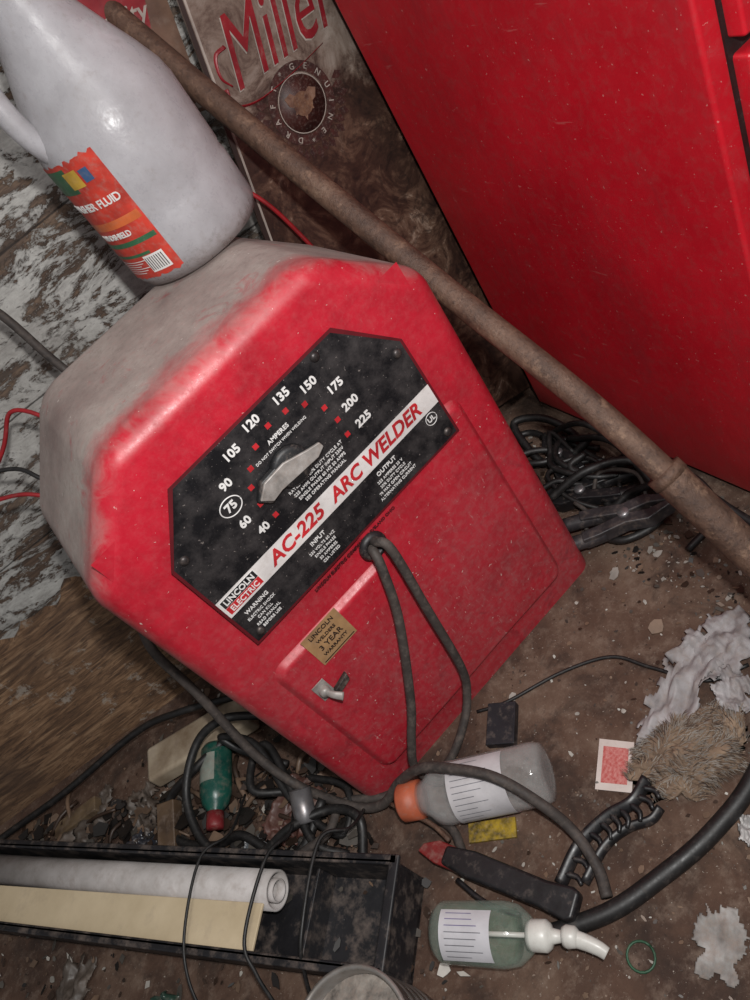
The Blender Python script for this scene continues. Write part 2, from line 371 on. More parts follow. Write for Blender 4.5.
nt.links.new(c,b.inputs['Base Color']);nt.links.new(maprange(nt,n4,.35,.65,.30,.5),b.inputs['Roughness']);bump(nt,b,n2,.12,.001);cab_m=m
cab=empty('tool_cabinet')
wd=Vector((.9988,-.0485,0));fd_=Vector((-.0485,-.9988,0))
CM=T((.400,.263,0))@Matrix((wd,fd_*-1,Vector((0,0,1)))).transposed().to_4x4()
DP=.453
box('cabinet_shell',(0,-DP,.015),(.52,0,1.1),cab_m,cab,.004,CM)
steel=pm('drawer_steel',(150,148,150),(110,106,108),rough=.35,metal=.7,dust=.3)
dark=pm('dark_gap',(24,18,18),dust=.1)
box('drawer_bay',(.02,-DP-.002,.06),(.50,-DP+.01,1.08),dark,cab,0,CM)
z=.07
for i,h in enumerate([.16,.12,.1,.1,.075,.075,.075,.075,.075]):
    box('drawer_%d'%i,(.024,-DP-.016,z),(.496,-DP+.004,z+h-.008),cab_m,cab,.003,CM)
    box('drawer_pull_%d'%i,(.03,-DP-.028,z+h-.030),(.49,-DP-.012,z+h-.008),steel,cab,.003,CM)
    z+=h+.004
box('cabinet_kick_strip',(.0,-DP-.004,.015),(.52,-DP+.0,.055),steel,cab,.002,CM)
for sx_ in (.03,.47):
    for sy_ in (-.03,-DP+.03):
        lathe('cabinet_foot_%d_%d'%(int(sx_*100),int(-sy_*100)),[(0,0),(.02,0),(.02,.016),(0,.016)],dark,cab,CM@T((sx_,sy_,0)),16)
# ------------------------------------------------------------------ rusty pipe
m,nt,b=newmat('rusty_pipe_metal')
tc=N(nt,'ShaderNodeTexCoord').outputs['Object'];n1=noise(nt,tc,25,8,.75);n2=noise(nt,tc,170,8,.75);n3=noise(nt,tc,60,8,.7)
c=ramp(nt,n1,[(.3,(56,39,31)),(.55,(90,66,53)),(.75,(114,92,77))]);c=mix(nt,maprange(nt,n2,.5,.66,0,.8),c,lin((46,29,22)))
c=mix(nt,maprange(nt,n3,.55,.66,0,.55),c,lin((132,104,85)))
nt.links.new(c,b.inputs['Base Color']);b.inputs['Roughness'].default_value=.55;b.inputs['Metallic'].default_value=.2;bump(nt,b,n2,.8,.002);rust=m
pipe=empty('rusty_pipe')
sweep('pipe_tube',[(.209,.375,.805),(.219,.22,.634),(.229,.035,.448),(.230,-.122,.318),(.226,-.253,.183),(.222,-.425,.012)],.0132,rust,pipe,8,20)
sweep('pipe_coupling',[(.2285,-.18,.260),(.227,-.22,.218),(.224,-.30,.134)],.0175,rust,pipe,4,20)
sweep('coupling_lip',[(.2287,-.176,.264),(.2284,-.184,.256)],.0188,rust,pipe,2,20)

# ------------------------------------------------------------------ jug
jug=empty('washer_fluid_jug')
m,nt,b=newmat('milky_plastic')
tc=N(nt,'ShaderNodeTexCoord').outputs['Object'];n1=noise(nt,tc,14,7,.65);n2=noise(nt,tc,90,8,.75)
s_=N(nt,'ShaderNodeSeparateXYZ');nt.links.new(tc,s_.inputs[0])
c=ramp(nt,n1,[(.3,(150,147,150)),(.7,(180,178,182))]);c=mix(nt,maprange(nt,n2,.55,.75,0,.5),c,lin((124,113,106)))
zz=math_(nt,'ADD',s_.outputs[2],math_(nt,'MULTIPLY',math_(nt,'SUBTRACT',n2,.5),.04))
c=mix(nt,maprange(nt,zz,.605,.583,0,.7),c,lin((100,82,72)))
nt.links.new(c,b.inputs['Base Color']);nt.links.new(maprange(nt,n2,.4,.7,.25,.5),b.inputs['Roughness']);b.inputs['Subsurface Weight'].default_value=.3;b.inputs['Subsurface Radius'].default_value=(.02,.02,.02)
b.inputs['Alpha'].default_value=.72
bump(nt,b,n1,.45,.004);milk=m
JX,JY=.106,.208
JM=T((JX,JY,.5805))
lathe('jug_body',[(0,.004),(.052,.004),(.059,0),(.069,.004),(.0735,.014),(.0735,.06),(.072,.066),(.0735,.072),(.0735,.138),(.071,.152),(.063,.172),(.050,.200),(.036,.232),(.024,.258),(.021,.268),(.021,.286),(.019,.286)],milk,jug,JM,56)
lathe('jug_cap',[(.0,.311),(.021,.311),(.023,.308),(.023,.281),(.021,.280)],pm('cap_blue',(40,80,150)),jug,JM,32)
def pol(a,r,z):return (JX+r*math.cos(a),JY+r*math.sin(a),.5805+z)
ha=math.radians(-168)
sweep('jug_handle',[pol(ha,.018,.258),pol(ha,.045,.256),pol(ha,.064,.238),pol(ha,.072,.205),pol(ha,.070,.17),pol(ha,.062,.145)],.0105,milk,jug,6,16)
def cpatch(name,r,a0,a1,z0,z1,mat):
    lathe(name,[(r,z0),(r,z1)],mat,jug,JM,16,math.radians(a0),math.radians(a1))
lr=pm('label_orange_red',(184,54,40),(140,42,33),scale=50,rough=.55,dust=.3,bmp=0)
lg=pm('label_green',(50,96,66),rough=.45,dust=.2,bmp=0);ly=pm('label_yellow',(196,156,60),rough=.45,dust=.2,bmp=0);lo=pm('label_orange',(200,100,54),rough=.45,dust=.2,bmp=0)
vs=[];fs=[];n=28
for j in range(2):
    for i in range(n+1):
        a=math.radians(-190+66*i/n);z=(.016 if j==0 else .140)+.004*mnoise.noise(Vector((i*.6,j*9,0)))
        vs.append(JM@Vector((.0739*math.cos(a),.0739*math.sin(a),z)))
for i in range(n):fs.append((i,i+1,n+2+i,n+1+i))
mesh('jug_label',vs,fs,lr,jug,True)
cpatch('label_green_logo',.0741,-186,-156,.112,.136,lg)
cpatch('label_yellow_logo',.0743,-160,-146,.116,.132,ly)
cpatch('label_blue_logo',.0743,-144,-136,.118,.130,pm('label_blue',(60,90,130),dust=.2,bmp=0))
cpatch('label_orange_band',.0741,-190,-126,.072,.080,lo)
cpatch('label_green_band',.0741,-190,-126,.052,.057,lg)
cpatch('label_green_band_2',.0741,-190,-140,.040,.043,lg)
cpatch('label_barcode',.0741,-150,-131,.021,.039,wtext)
for i in range(8):cpatch('barcode_bar_%d'%i,.0743,-149+i*2.2,-148.2+i*2.2,.023,.037,dk)
for i in range(6):cpatch('label_small_print_%d'%i,.0743,-186,-158+(i%3)*4,.022+i*.0026,.0228+i*.0026,wtext)
for k,(t,sz_,ztop,a) in enumerate([('WASHER FLUID',.0105,.097,-157),('WINDSHIELD',.008,.0645,-160)]):
    wids={'I':.3,'W':1.0,'N':.75,'D':.75,'U':.75,'A':.75,'S':.62,'H':.75,'E':.62,'R':.68,'F':.58,'L':.55,' ':.35}
    tot=sum(wids[c_] for c_ in t)*sz_*.9;cur=-tot/2
    for i,ch in enumerate(t):
        w_=wids[ch]*sz_*.9;mid=cur+w_/2;cur+=w_
        if ch==' ':continue
        an=math.radians(a)+mid/.074
        Mx=JM@Matrix.Rotation(an,4,'Z')@T((.0744,0,ztop))@Matrix.Rotation(math.pi/2,4,'Z')@Matrix.Rotation(math.pi/2,4,'X')
        text('jug_letter_%d_%d'%(k,i),ch,sz_,Mx,wtext,jug,.0002,align='CENTER',ext=.0002)

# ------------------------------------------------------------------ beer signs
m,nt,b=newmat('vintage_sign_print')
tc=N(nt,'ShaderNodeTexCoord').outputs['Object'];s=N(nt,'ShaderNodeSeparateXYZ');nt.links.new(tc,s.inputs[0])
n1=noise(nt,tc,16,9,.75,1.0);n2=noise(nt,tc,70,8,.75);n3=noise(nt,tc,34,6,.7,2.0)
light=ramp(nt,n1,[(.35,(66,50,43)),(.5,(104,90,81)),(.7,(134,123,115))])
darkc=ramp(nt,n1,[(.35,(28,18,16)),(.5,(56,38,31)),(.6,(88,66,54)),(.7,(144,124,110))])
darkc=mix(nt,maprange(nt,n3,.52,.6,0,.6),darkc,lin((26,18,17)))
zz=math_(nt,'ADD',s.outputs[1],math_(nt,'MULTIPLY',math_(nt,'SUBTRACT',n1,.5),.25))
c=mix(nt,maprange(nt,zz,-.20,-.14,1,0),light,darkc);c=mix(nt,maprange(nt,n2,.55,.7,0,.6),c,lin((48,33,28)))
nt.links.new(c,b.inputs['Base Color']);b.inputs['Roughness'].default_value=.4;sign_m=m
ang=math.radians(-16.3)
def signobj(name,x,y,z,w,h,ang,m):
    e=empty(name)
    e.matrix_world=T((x,y,z))@Matrix.Rotation(-ang,4,'Y')@Matrix.Rotation(math.pi/2,4,'X')
    vs=[(0,-h,0),(w,-h,0),(w,0,0),(0,0,0),(0,-h,.003),(w,-h,.003),(w,0,.003),(0,0,.003)]
    fixn(mesh('sign_plate',vs,[(0,1,2,3),(4,5,6,7),(0,1,5,4),(2,3,7,6),(0,3,7,4),(1,2,6,5)],m,e))
    return e
sg=signobj('beer_sign',.280,.302,.80,.40,.71,ang,sign_m)
sred=pm('sign_red',(124,22,30),(96,16,24),rough=.4,dust=.2,bmp=0);sbrown=pm('sign_brown',(60,28,23),(34,18,16),scale=90,rough=.5,dust=.25,bmp=0);swhite=pm('sign_cream',(156,146,138),rough=.5,dust=.3,bmp=0)
poly('sign_border',[(.006,-.70),(.0085,-.70),(.0085,-.01),(.006,-.01)],swhite,sg,T((0,0,.003)),.0006)
poly('sign_border_dark',[(0,-.71),(.005,-.71),(.005,0),(0,0)],dk,sg,T((0,0,.003)),.0004)
RZ=Matrix.Rotation(math.radians(12),4,'Z')
text('sign_script_shadow','Miller',.100,T((.0208,-.1296,.0033))@RZ,swhite,sg,0,.45,ext=.0002,sx=.66)
text('sign_script','Miller',.100,T((.022,-.128,.0038))@RZ,sred,sg,0,.45,ext=.0003,sx=.66)
sweep('script_flourish',[(.016,-.150,.0038),(.020,-.168,.0038),(.05,-.172,.0038),(.10,-.160,.0038),(.15,-.143,.0038)],(.0035,.001),sred,sg,6,8,flat=.25)
sweep('script_m_curl',[(.026,-.150,.0038),(.016,-.138,.0038),(.018,-.118,.0038),(.032,-.112,.0038)],(.001,.003),sred,sg,6,8,flat=.25)
EX,EY=.102,-.192
lathe('emblem_disc',[(0,.0012),(.030,.0012),(.030,0)],sbrown,sg,T((EX,EY,.003)),36)
lathe('emblem_ring',[(.0305,.001),(.0315,.001)],swhite,sg,T((EX,EY,.0032)),36)
lathe('emblem_ring_2',[(.033,.001),(.044,.001)],sbrown,sg,T((EX,EY,.003)),36)
lathe('emblem_centre',[(0,.001),(.013,.001)],pm('emblem_gold',(108,78,58),(64,40,32),scale=120),sg,T((EX,EY,.0045)),20)
for i in range(14):
    a=i*2*math.pi/14
    text('emblem_letter_%d'%i,'GENUINE*DRAFT*'[i],.009,T((EX+.0385*math.cos(math.pi/2-a),EY+.0385*math.sin(math.pi/2-a),.0045))@Matrix.Rotation(-a,4,'Z'),swhite,sg,.0001,align='CENTER',ext=.0002)
wing=[(-.024,.012),(-.014,.016),(-.004,.008),(0,.013),(.004,.008),(.014,.016),(.024,.012),(.020,.002),(.012,-.002),(.014,-.010),(.005,-.008),(0,-.020),(-.005,-.008),(-.014,-.010),(-.012,-.002),(-.020,.002)]
poly('emblem_eagle',[(x*.9+EX,y*.9+EY) for x,y in wing],pm('eagle_tan',(118,90,74),(80,54,43),scale=120,dust=.2),sg,T((0,0,.0046)),.0005)
for k in range(22):
    a=math.radians(165+k*10);r0=.044+(k%2)*.004
    px,py=EX+r0*math.cos(a),EY+r0*math.sin(a)
    poly('emblem_leaf_%d'%k,[(px,py),(px+.010*math.cos(a-.5),py+.010*math.sin(a-.5)),(px+.016*math.cos(a),py+.016*math.sin(a)),(px+.010*math.cos(a+.5),py+.010*math.sin(a+.5))],sbrown,sg,T((0,0,.003)),.0004)
s2=signobj('small_beer_sign',.168,.335,.87,.13,.20,ang,pm('small_sign_paint',(104,78,64),(54,36,30),scale=20,rough=.4,dust=.2))
poly('small_sign_border',[(.004,-.196),(.126,-.196),(.126,-.190),(.004,-.190)],swhite,s2,T((0,0,.003)),.0006)
poly('small_sign_red_panel',[(.03,-.12),(.10,-.12),(.11,-.07),(.10,-.03),(.03,-.03),(.02,-.07)],sred,s2,T((0,0,.003)),.0006)
text('small_sign_text','Quality',.026,T((.065,-.095,.0038)),swhite,s2,.0003,.2,align='CENTER',ext=.0003)
text('small_sign_text_2','BEER',.024,T((.065,-.158,.0038)),swhite,s2,.0003,0,align='CENTER',ext=.0003)

# ------------------------------------------------------------------ wall wires
redw=pm('red_wire',(150,26,32),dust=.15,bmp=0)
sweep('power_cord',[(-.20,.40,.80),(-.10,.35,.668),(-.084,.335,.553),(-.08,.30,.45),(-.10,.27,.30),(-.16,.27,.12),(-.19,.26,.012)],.0050,rub)
sweep('red_wire',[(-.30,.38,.46),(-.20,.345,.515),(-.155,.33,.545),(-.13,.28,.50),(-.14,.25,.40),(-.16,.24,.30),(-.17,.24,.01)],.0026,redw)
sweep('red_wire',[(-.40,.42,.50),(-.25,.34,.482),(-.20,.30,.455),(-.175,.27,.40),(-.19,.265,.01)],.0026,redw)
sweep('black_wire',[(-.36,.41,.54),(-.22,.35,.50),(-.19,.31,.47),(-.165,.285,.41),(-.18,.28,.01)],.0026,blkr)
sweep('red_wire',[(.185,.285,.60),(.198,.275,.57),(.210,.27,.54),(.220,.27,.50),(.228,.265,.44),(.24,.26,.30),(.26,.25,.01)],.0026,redw)

# ------------------------------------------------------------------ floor cables
sweep('welding_cable',[(-.225,.24,.33),(-.240,.215,.30),(-.253,.191,.27),(-.258,.168,.20),(-.270,.130,.10),(-.262,.085,.04),(-.228,.015,.02),(-.200,-.015,.02),(-.166,-.030,.045),(-.135,-.060,.076),(-.112,-.092,.082),(-.085,-.140,.080),(-.072,-.185,.05),(-.070,-.215,.02),(-.080,-.251,.010),(-.095,-.275,.0085)],.006,rub)
sweep('welding_cable',[(-.31,.02,.03),(-.27,.01,.03),(-.235,.03,.02),(-.20,.0,.014),(-.175,-.02,.012),(-.17,-.06,.009),(-.16,-.10,.009),(-.175,-.14,.008)],.0055,rub)
sweep('rubber_hose',[(-.158,-.256,.011),(-.141,-.266,.011),(-.10,-.287,.011),(-.055,-.300,.011),(.019,-.314,.011),(.104,-.311,.011),(.25,-.27,.011),(.36,-.30,.011)],.0090,blkr,n=8,seg=14)
sweep('thin_wire',[(-.04,-.02,.004),(-.007,-.043,.004),(.063,-.074,.004),(.113,-.112,.006),(.129,-.158,.004),(.150,-.216,.004),(.19,-.24,.004)],.0022,blkr)
sweep('black_cable',[(-.85,.48,.03),(-.72,.48,.03),(-.56,.43,.035),(-.407,.385,.05),(-.33,.33,.06),(-.25,.28,.04)],.0055,blkr)
sweep('black_cable',[(-.30,.24,.04),(-.36,.235,.05),(-.42,.25,.03),(-.44,.20,.02),(-.40,.14,.02),(-.36,.11,.03),(-.34,.06,.02),(-.31,.03,.02),(-.25,.05,.03)],.006,blkr)
sweep('black_cable',[(-.26,.14,.02),(-.29,.19,.04),(-.30,.22,.07),(-.27,.17,.06),(-.28,.08,.035),(-.26,.0,.02),(-.22,.04,.02),(-.25,.10,.02)],.005,blkr)
sweep('black_cable',[(-.24,.20,.06),(-.28,.225,.085),(-.33,.235,.08),(-.385,.20,.06),(-.40,.13,.04),(-.36,.07,.03),(-.30,.05,.04),(-.25,.03,.03),(-.23,-.01,.03),(-.26,-.04,.012)],.006,blkr)
sweep('black_cable',[(-.28,.10,.03),(-.31,.13,.05),(-.28,.17,.05),(-.26,.16,.05),(-.27,.10,.04),(-.29,.02,.03),(-.27,-.02,.012)],.0055,blkr)
sweep('thin_wire',[(-.33,.16,.02),(-.36,.10,.06),(-.395,.085,.088),(-.45,.03,.088),(-.48,-.01,.07),(-.50,-.06,.03),(-.52,-.08,.006)],.0018,blkr)
sweep('thin_wire',[(-.29,.08,.02),(-.30,.03,.06),(-.33,.01,.088),(-.395,-.04,.088),(-.41,-.07,.07),(-.42,-.10,.04),(-.44,-.13,.006)],.0022,blkr)
sweep('thin_wire',[(-.22,-.0,.02),(-.24,-.03,.06),(-.27,-.03,.088),(-.34,-.09,.088),(-.37,-.11,.06),(-.40,-.13,.01)],.0022,blkr)
sweep('black_cable',[(-.60,.02,.008),(-.50,-.10,.008),(-.44,-.14,.008),(-.42,-.19,.008),(-.45,-.24,.008)],.006,blkr)
sweep('grey_cable',[(-.80,.22,.008),(-.70,.16,.02),(-.62,.06,.012),(-.54,.0,.012),(-.50,-.04,.03),(-.46,-.10,.02),(-.47,-.2,.008)],.005,rub)

# ------------------------------------------------------------------ black tray with rolled paper
tray=empty('black_storage_tray')
L=Vector((-.640,.768,0)).normalized();Nn=Vector((-.768,-.640,0)).normalized()
TM=T((-.220,-.110,0))@Matrix((L,Nn,Vector((0,0,1)))).transposed().to_4x4()
TL_,TW,TH=.74,.106,.078
tb=pm('tray_black',(34,33,36),(18,17,20),scale=14,rough=.5,dust=.35)
box('tray_floor',(0,0,.002),(TL_,TW,.008),tb,tray,0,TM)
box('tray_back_wall',(0,0,.002),(TL_,.005,TH),tb,tray,.0015,TM)
box('tray_front_wall',(0,TW-.005,.002),(TL_,TW,TH),tb,tray,.0015,TM)
box('tray_end_wall',(0,.004,.002),(.006,TW-.004,TH-.004),tb,tray,.0015,TM)
box('tray_far_end_wall',(TL_-.006,.004,.002),(TL_,TW-.004,TH-.004),tb,tray,.0015,TM)
box('tray_rim_back',(-.004,-.005,TH-.006),(TL_+.004,.006,TH),tb,tray,.002,TM)
box('tray_rim_front',(-.004,TW-.006,TH-.006),(TL_+.004,TW+.005,TH),tb,tray,.002,TM)
box('tray_rim_end',(-.006,-.005,TH-.006),(.006,TW+.005,TH),tb,tray,.002,TM)
box('tray_divider',(.115,.005,.008),(.119,TW-.005,.045),tb,tray,.001,TM)
paper=pm('tube_white',(190,184,182),(154,148,144),scale=20,rough=.6,dust=.3)
cream=pm('cream_board',(204,186,156),(184,166,136),scale=12,rough=.6,dust=.2)
tube=empty('rolled_paper_tube')
p0=TM@Vector((.160,.034,.056));p1=TM@Vector((.72,.034,.056))
AM=axisM(p0,p1)
lathe('tube_wall',[(.022,0),(.022,.56),(.019,.56),(.019,0),(.022,0)],paper,tube,AM,32)
lathe('tube_inner_roll',[(.0,.012),(.013,.012),(.013,-.002),(.011,-.002),(.011,.01)],paper,tube,AM,24)
box('cream_board',(.165,.050,.068),(.72,.098,.072),cream,None,.001,TM@Matrix.Rotation(math.radians(.5),4,'Z'))

# ------------------------------------------------------------------ bottles
def clear(name,c,a,edge=.32):
    m,nt,b=newmat(name);b.inputs['Base Color'].default_value=lin(c);b.inputs['Roughness'].default_value=.08
    b.inputs['Specular IOR Level'].default_value=1
    tc=N(nt,'ShaderNodeTexCoord').outputs['Object'];n=noise(nt,tc,60,7,.7)
    lw=N(nt,'ShaderNodeLayerWeight');lw.inputs[0].default_value=.28
    al=math_(nt,'ADD',maprange(nt,n,.42,.8,a*.6,a*2),math_(nt,'MULTIPLY',lw.outputs['Facing'],edge))
    nt.links.new(al,b.inputs['Alpha']);return m
clr=clear('clear_plastic',(190,188,186),.10,.5);grn=clear('greenish_plastic',(168,184,172),.11,.5)
pb=empty('pill_bottle')
M=axisM((-.180,-.045,.036),(-.035,-.163,.036))
lathe('bottle_body',[(.0,.025),(.018,.025),(.021,.035),(.032,.047),(.034,.055),(.0345,.06),(.034,.065),(.034,.155),(.0345,.16),(.034,.168),(.031,.178),(.02,.180),(0,.174)],clr,pb,M)
lathe('bottle_inner_wall',[(.0,.028),(.017,.028),(.020,.036),(.030,.048),(.0325,.057),(.0325,.168),(.029,.176),(0,.171)],clr,pb,M)
lathe('bottle_label',[(.0347,.072),(.0347,.138)],pm('paper_label',(182,178,180),(160,156,158),rough=.5,dust=.2,bmp=0),pb,M,32,math.radians(50),math.radians(225))
lathe('bottle_cap',[(0,0),(.02,0),(.022,.003),(.022,.026),(.0,.026)],pm('orange_cap',(180,92,62),(150,76,52),dust=.25),pb,M)
ink=pm('label_ink',(116,114,120),dust=0,bmp=0)
for k in range(14):
    lathe('label_print_%d'%k,[(.0349,.077),(.0349,.10+.032*random.random())],ink,pb,M,2,math.radians(62+k*11),math.radians(63.4+k*11))
sb=empty('pump_soap_bottle')
M=axisM((-.240,-.176,.034),(-.162,-.262,.034))
lathe('soap_body',[(0,.002),(.024,.002),(.029,.009),(.030,.075),(.027,.090),(.017,.102),(.012,.106)],grn,sb,M)
lathe('soap_liquid',[(0,.005),(.022,.005),(.027,.011),(.028,.072),(.024,.086),(.0,.088)],clear('green_soap',(88,124,94),.24,.2),sb,M,32,math.radians(170),math.radians(370))
lathe('soap_label',[(.0305,.016),(.0305,.070)],pm('soap_label_paper',(186,184,188),(168,166,170),rough=.5,dust=.15,bmp=0),sb,M,32,math.radians(60),math.radians(155))
pv=pm('print_violet',(116,108,144),dust=0,bmp=0)
for k in range(8):
    lathe('soap_print_%d'%k,[(.0308,.022),(.0308,.048+.014*random.random())],pv if k<3 else ink,sb,M,2,math.radians(67+k*11),math.radians(68.6+k*11))
wp=pm('white_pump_plastic',(196,194,188),(172,168,162),rough=.4,dust=.2,bmp=0)
lathe('pump_collar',[(0,.100),(.013,.100),(.0145,.104),(.0145,.118),(.011,.122),(.007,.124),(.0055,.132),(.0055,.142),(0,.142)],wp,sb,M)
sweep('pump_dip_tube',[M@Vector((0,0,.10)),M@Vector((0,0,.02))],.0025,wp,sb,2,8)
d=(M.to_3x3()@Vector((0,0,1)));e=M@Vector((0,0,.138))
lathe('pump_head',[(0,-.004),(.009,-.004),(.0105,0),(.0095,.008),(.006,.011),(0,.012)],wp,sb,T(e)@M.to_3x3().to_4x4(),24)
qd=(Vector((.30,-.88,-.25))).normalized()
sweep('pump_spout',[e+d*.002,e+d*.008+qd*.010,e+d*.010+qd*.020,e+d*.008+qd*.030],(.0085,.0065),wp,sb,6,14,flat=.85)
gb=empty('green_bottle')
M=axisM((-.322,.252,.032),(-.388,.150,.026))
gm=pm('green_bottle_plastic',(30,84,72),(20,58,52),rough=.3,dust=.3)
lathe('green_body',[(0,0),(.018,0),(.022,.006),(.022,.07),(.018,.085),(.010,.094),(.009,.1)],gm,gb,M)
lathe('green_label',[(.0224,.018),(.0224,.058)],pm('green_bottle_label',(140,148,138),dust=.4,bmp=0),gb,M,24,math.radians(60),math.radians(200))
lathe('green_cap',[(.0,.118),(.011,.118),(.012,.114),(.012,.096),(0,.096)],pm('red_cap',(120,34,38),dust=.3),gb,M)

can=empty('tin_can')
tin=pm('tin_metal',(160,156,152),(116,110,104),rough=.4,metal=.6,dust=.35)
CMx=T((-.352,-.213,0))
lathe('can_wall',[(0,.001),(.058,.001),(.062,.004),(.062,.096),(.0645,.098),(.0645,.101),(.061,.102),(.0595,.098),(.059,.03),(0,.03)],tin,can,CMx,56)
lathe('can_contents',[(0,.084),(.03,.086),(.0592,.082)],pm('dried_paint',(142,134,126),(70,64,60),scale=60,rough=.8,dust=.4,bmp=.8),can,CMx,32)
for k in range(4):
    lathe('can_rib_%d'%k,[(.062,.02+k*.016),(.0632,.024+k*.016),(.062,.028+k*.016)],tin,can,CMx,48)

lum=pm('painted_lumber',(164,150,130),(112,94,74),scale=18,rough=.8,dust=.3)
def slab(name,p0,p1,w,h,mat,z=0,bw=.002,tilt=0):
    p0=Vector(p0);p1=Vector(p1);d=(p1-p0);l=d.length;d.normalize();n=Vector((0,0,1)).cross(d).normalized();u=d.cross(n)
    M=T(p0)@Matrix((d,n,u)).transposed().to_4x4()@Matrix.Rotation(tilt,4,'X')
    return box(name,(0,-w/2,0),(l,w/2,h),mat,None,bw,M)
slab('lumber_offcut',(-.42,.325,.012),(-.250,.255,.012),.058,.03,lum,bw=.006)
slab('matchbox',(-.052,-.078,.0005),(-.012,-.043,.0005),.036,.012,pm('matchbox_black',(30,30,36),dust=.25),bw=.001)
slab('torn_yellow_packet',(-.150,-.116,.0005),(-.108,-.154,.0005),.022,.004,pm('packet_yellow',(160,132,36),(40,34,20),scale=90,dust=.3),bw=.0005)
slab('wood_block',(-.46,.19,.004),(-.42,.25,.02),.03,.02,pm('old_wood_block',(96,76,58),(60,46,36),dust=.3),bw=.002)
slab('wood_block',(-.60,.40,.004),(-.52,.37,.012),.025,.015,pm('old_wood_block_2',(110,92,70),(60,46,36),dust=.3),bw=.002)
ccan=empty('small_steel_socket')
lathe('socket_wall',[(.0,.0),(.013,0),(.014,.002),(.014,.04),(.011,.04),(.011,.01),(0,.01)],steel,ccan,axisM((-.283,.045,.03),(-.262,.070,.050)),24)
cardm=pm('card_white',(196,186,180),(182,168,162),rough=.5,dust=.2,bmp=0)
pc=empty('playing_card')
pts=[(.027,-.163),(.047,-.196),(.002,-.228),(-.020,-.195)]
poly('card_sheet',pts,cardm,pc,T((0,0,.0015)),.0006)
cc=Vector((.0137,-.1955));pr=pm('card_red',(164,70,66),(190,130,124),scale=300,dust=.1,bmp=0)
poly('card_back_print',[tuple(cc+(Vector(p)-cc)*.72) for p in pts],pr,pc,T((0,0,.0022)),.0003)
def crumple(name,c,rx,ry,ang,mat,h=.01,n=34,seed=0,z=.003,rag=.35):
    vs=[];fs=[];idx={}
    for j in range(n+1):
        for i in range(n+1):
            x=-1+2*i/n;y=-1+2*j/n
            rr=1+rag*mnoise.noise(Vector((math.atan2(y,x)*1.7,seed,0)))+rag*.7*mnoise.noise(Vector((math.atan2(y,x)*6,seed,3)))
            if max(abs(x),abs(y))*.45+math.hypot(x,y)*.55>rr*.95:continue
            zz=h*(mnoise.noise(Vector((x*2.2,y*2.2,seed)))+.5*abs(mnoise.noise(Vector((x*5,y*5,seed+4)))))+z+h*.45
            p=Vector((x*rx,y*ry,max(z,zz)));ca,sa=math.cos(ang),math.sin(ang)
            idx[(i,j)]=len(vs);vs.append((c[0]+p.x*ca-p.y*sa,c[1]+p.x*sa+p.y*ca,p.z))
    for j in range(n):
        for i in range(n):
            k=[(i,j),(i+1,j),(i+1,j+1),(i,j+1)]
            if all(q in idx for q in k):fs.append(tuple(idx[q] for q in k))
    o=mesh(name,vs,fs,mat,None,True);so=o.modifiers.new('s','SOLIDIFY');so.thickness=.0006
    return o
pap=pm('torn_paper',(156,151,152),(98,91,90),scale=26,rough=.7,dust=.35)
crumple('torn_paper',(.125,-.203),.078,.030,.25,pap,.014,seed=3,rag=.6)
crumple('torn_paper',(.19,-.205),.05,.04,-.2,pap,.016,seed=5,rag=.6)
crumple('torn_paper',(.155,-.245),.03,.02,.9,pap,.012,seed=25,rag=.6)
crumple('torn_paper',(-.055,-.372),.032,.024,.5,pm('newsprint',(150,146,143),(92,87,83),scale=40,rough=.7,dust=.4),.004,seed=8,rag=.5)
crumple('torn_paper',(.045,-.338),.016,.012,.5,pm('white_scrap',(176,172,170),dust=.2),.008,seed=9)
cbm=pm('cardboard_brown',(92,58,50),(60,38,32),scale=10,dust=.3)
crumple('cardboard_scrap',(-.29,.08),.05,.035,.3,cbm,.02,seed=15,z=.012)
crumple('paper_scrap',(.30,.12),.022,.018,.3,pap,.01,seed=16)
cgm=pm('cardboard_grey',(84,74,66),(52,44,40),scale=14,dust=.3)
crumple('cardboard_scrap',(-.55,.36),.06,.04,.2,cgm,.02,seed=18)
crumple('cardboard_scrap',(-.47,.29),.045,.03,1.2,cgm,.02,seed=21)
crumple('cardboard_scrap',(-.66,.16),.05,.03,.8,cgm,.012,seed=31)
crumple('plastic_wrapper',(-.37,.08),.035,.02,.4,pm('wrapper_grey',(96,100,104),(60,62,64),scale=20,rough=.3,dust=.3),.02,seed=22)
crumple('plastic_wrapper',(-.50,.235),.04,.025,.8,pm('wrapper_dark',(50,52,60),(30,30,34),scale=20,rough=.3,dust=.3),.02,seed=23)
crumple('plastic_wrapper',(-.56,.03),.03,.02,.8,pm('wrapper_green',(44,66,56),(28,38,34),scale=20,rough=.3,dust=.3),.015,seed=29)

# fibrous clump
cl=empty('dried_fibre_clump')
fm=pm('fibre_tan',(130,109,90),(86,67,54),scale=30,rough=.95,dust=.2,bmp=.8)
fm2=pm('fibre_dark',(86,69,58),(56,42,35),scale=40,rough=.9,dust=.2)
fm3=pm('fibre_grey',(140,132,124),(104,96,90),scale=40,rough=.95,dust=.2)
CX,CY,CA=.070,-.250,-.35
def clump_r(d):return 1+.30*mnoise.noise(d*2.3)+.2*mnoise.noise(d*5)+.10*mnoise.noise(d*12)
bm=bmesh.new();bmesh.ops.create_icosphere(bm,subdivisions=6,radius=1)
for v in bm.verts:
    d=v.co.normalized();k=clump_r(d)
    v.co=Vector((d.x*.058*k,d.y*.036*k,max(0,d.z)*.026*k))
me=bpy.data.meshes.new('clump');bm.to_mesh(me);bm.free();me.materials.append(fm)
for p in me.polygons:p.use_smooth=True
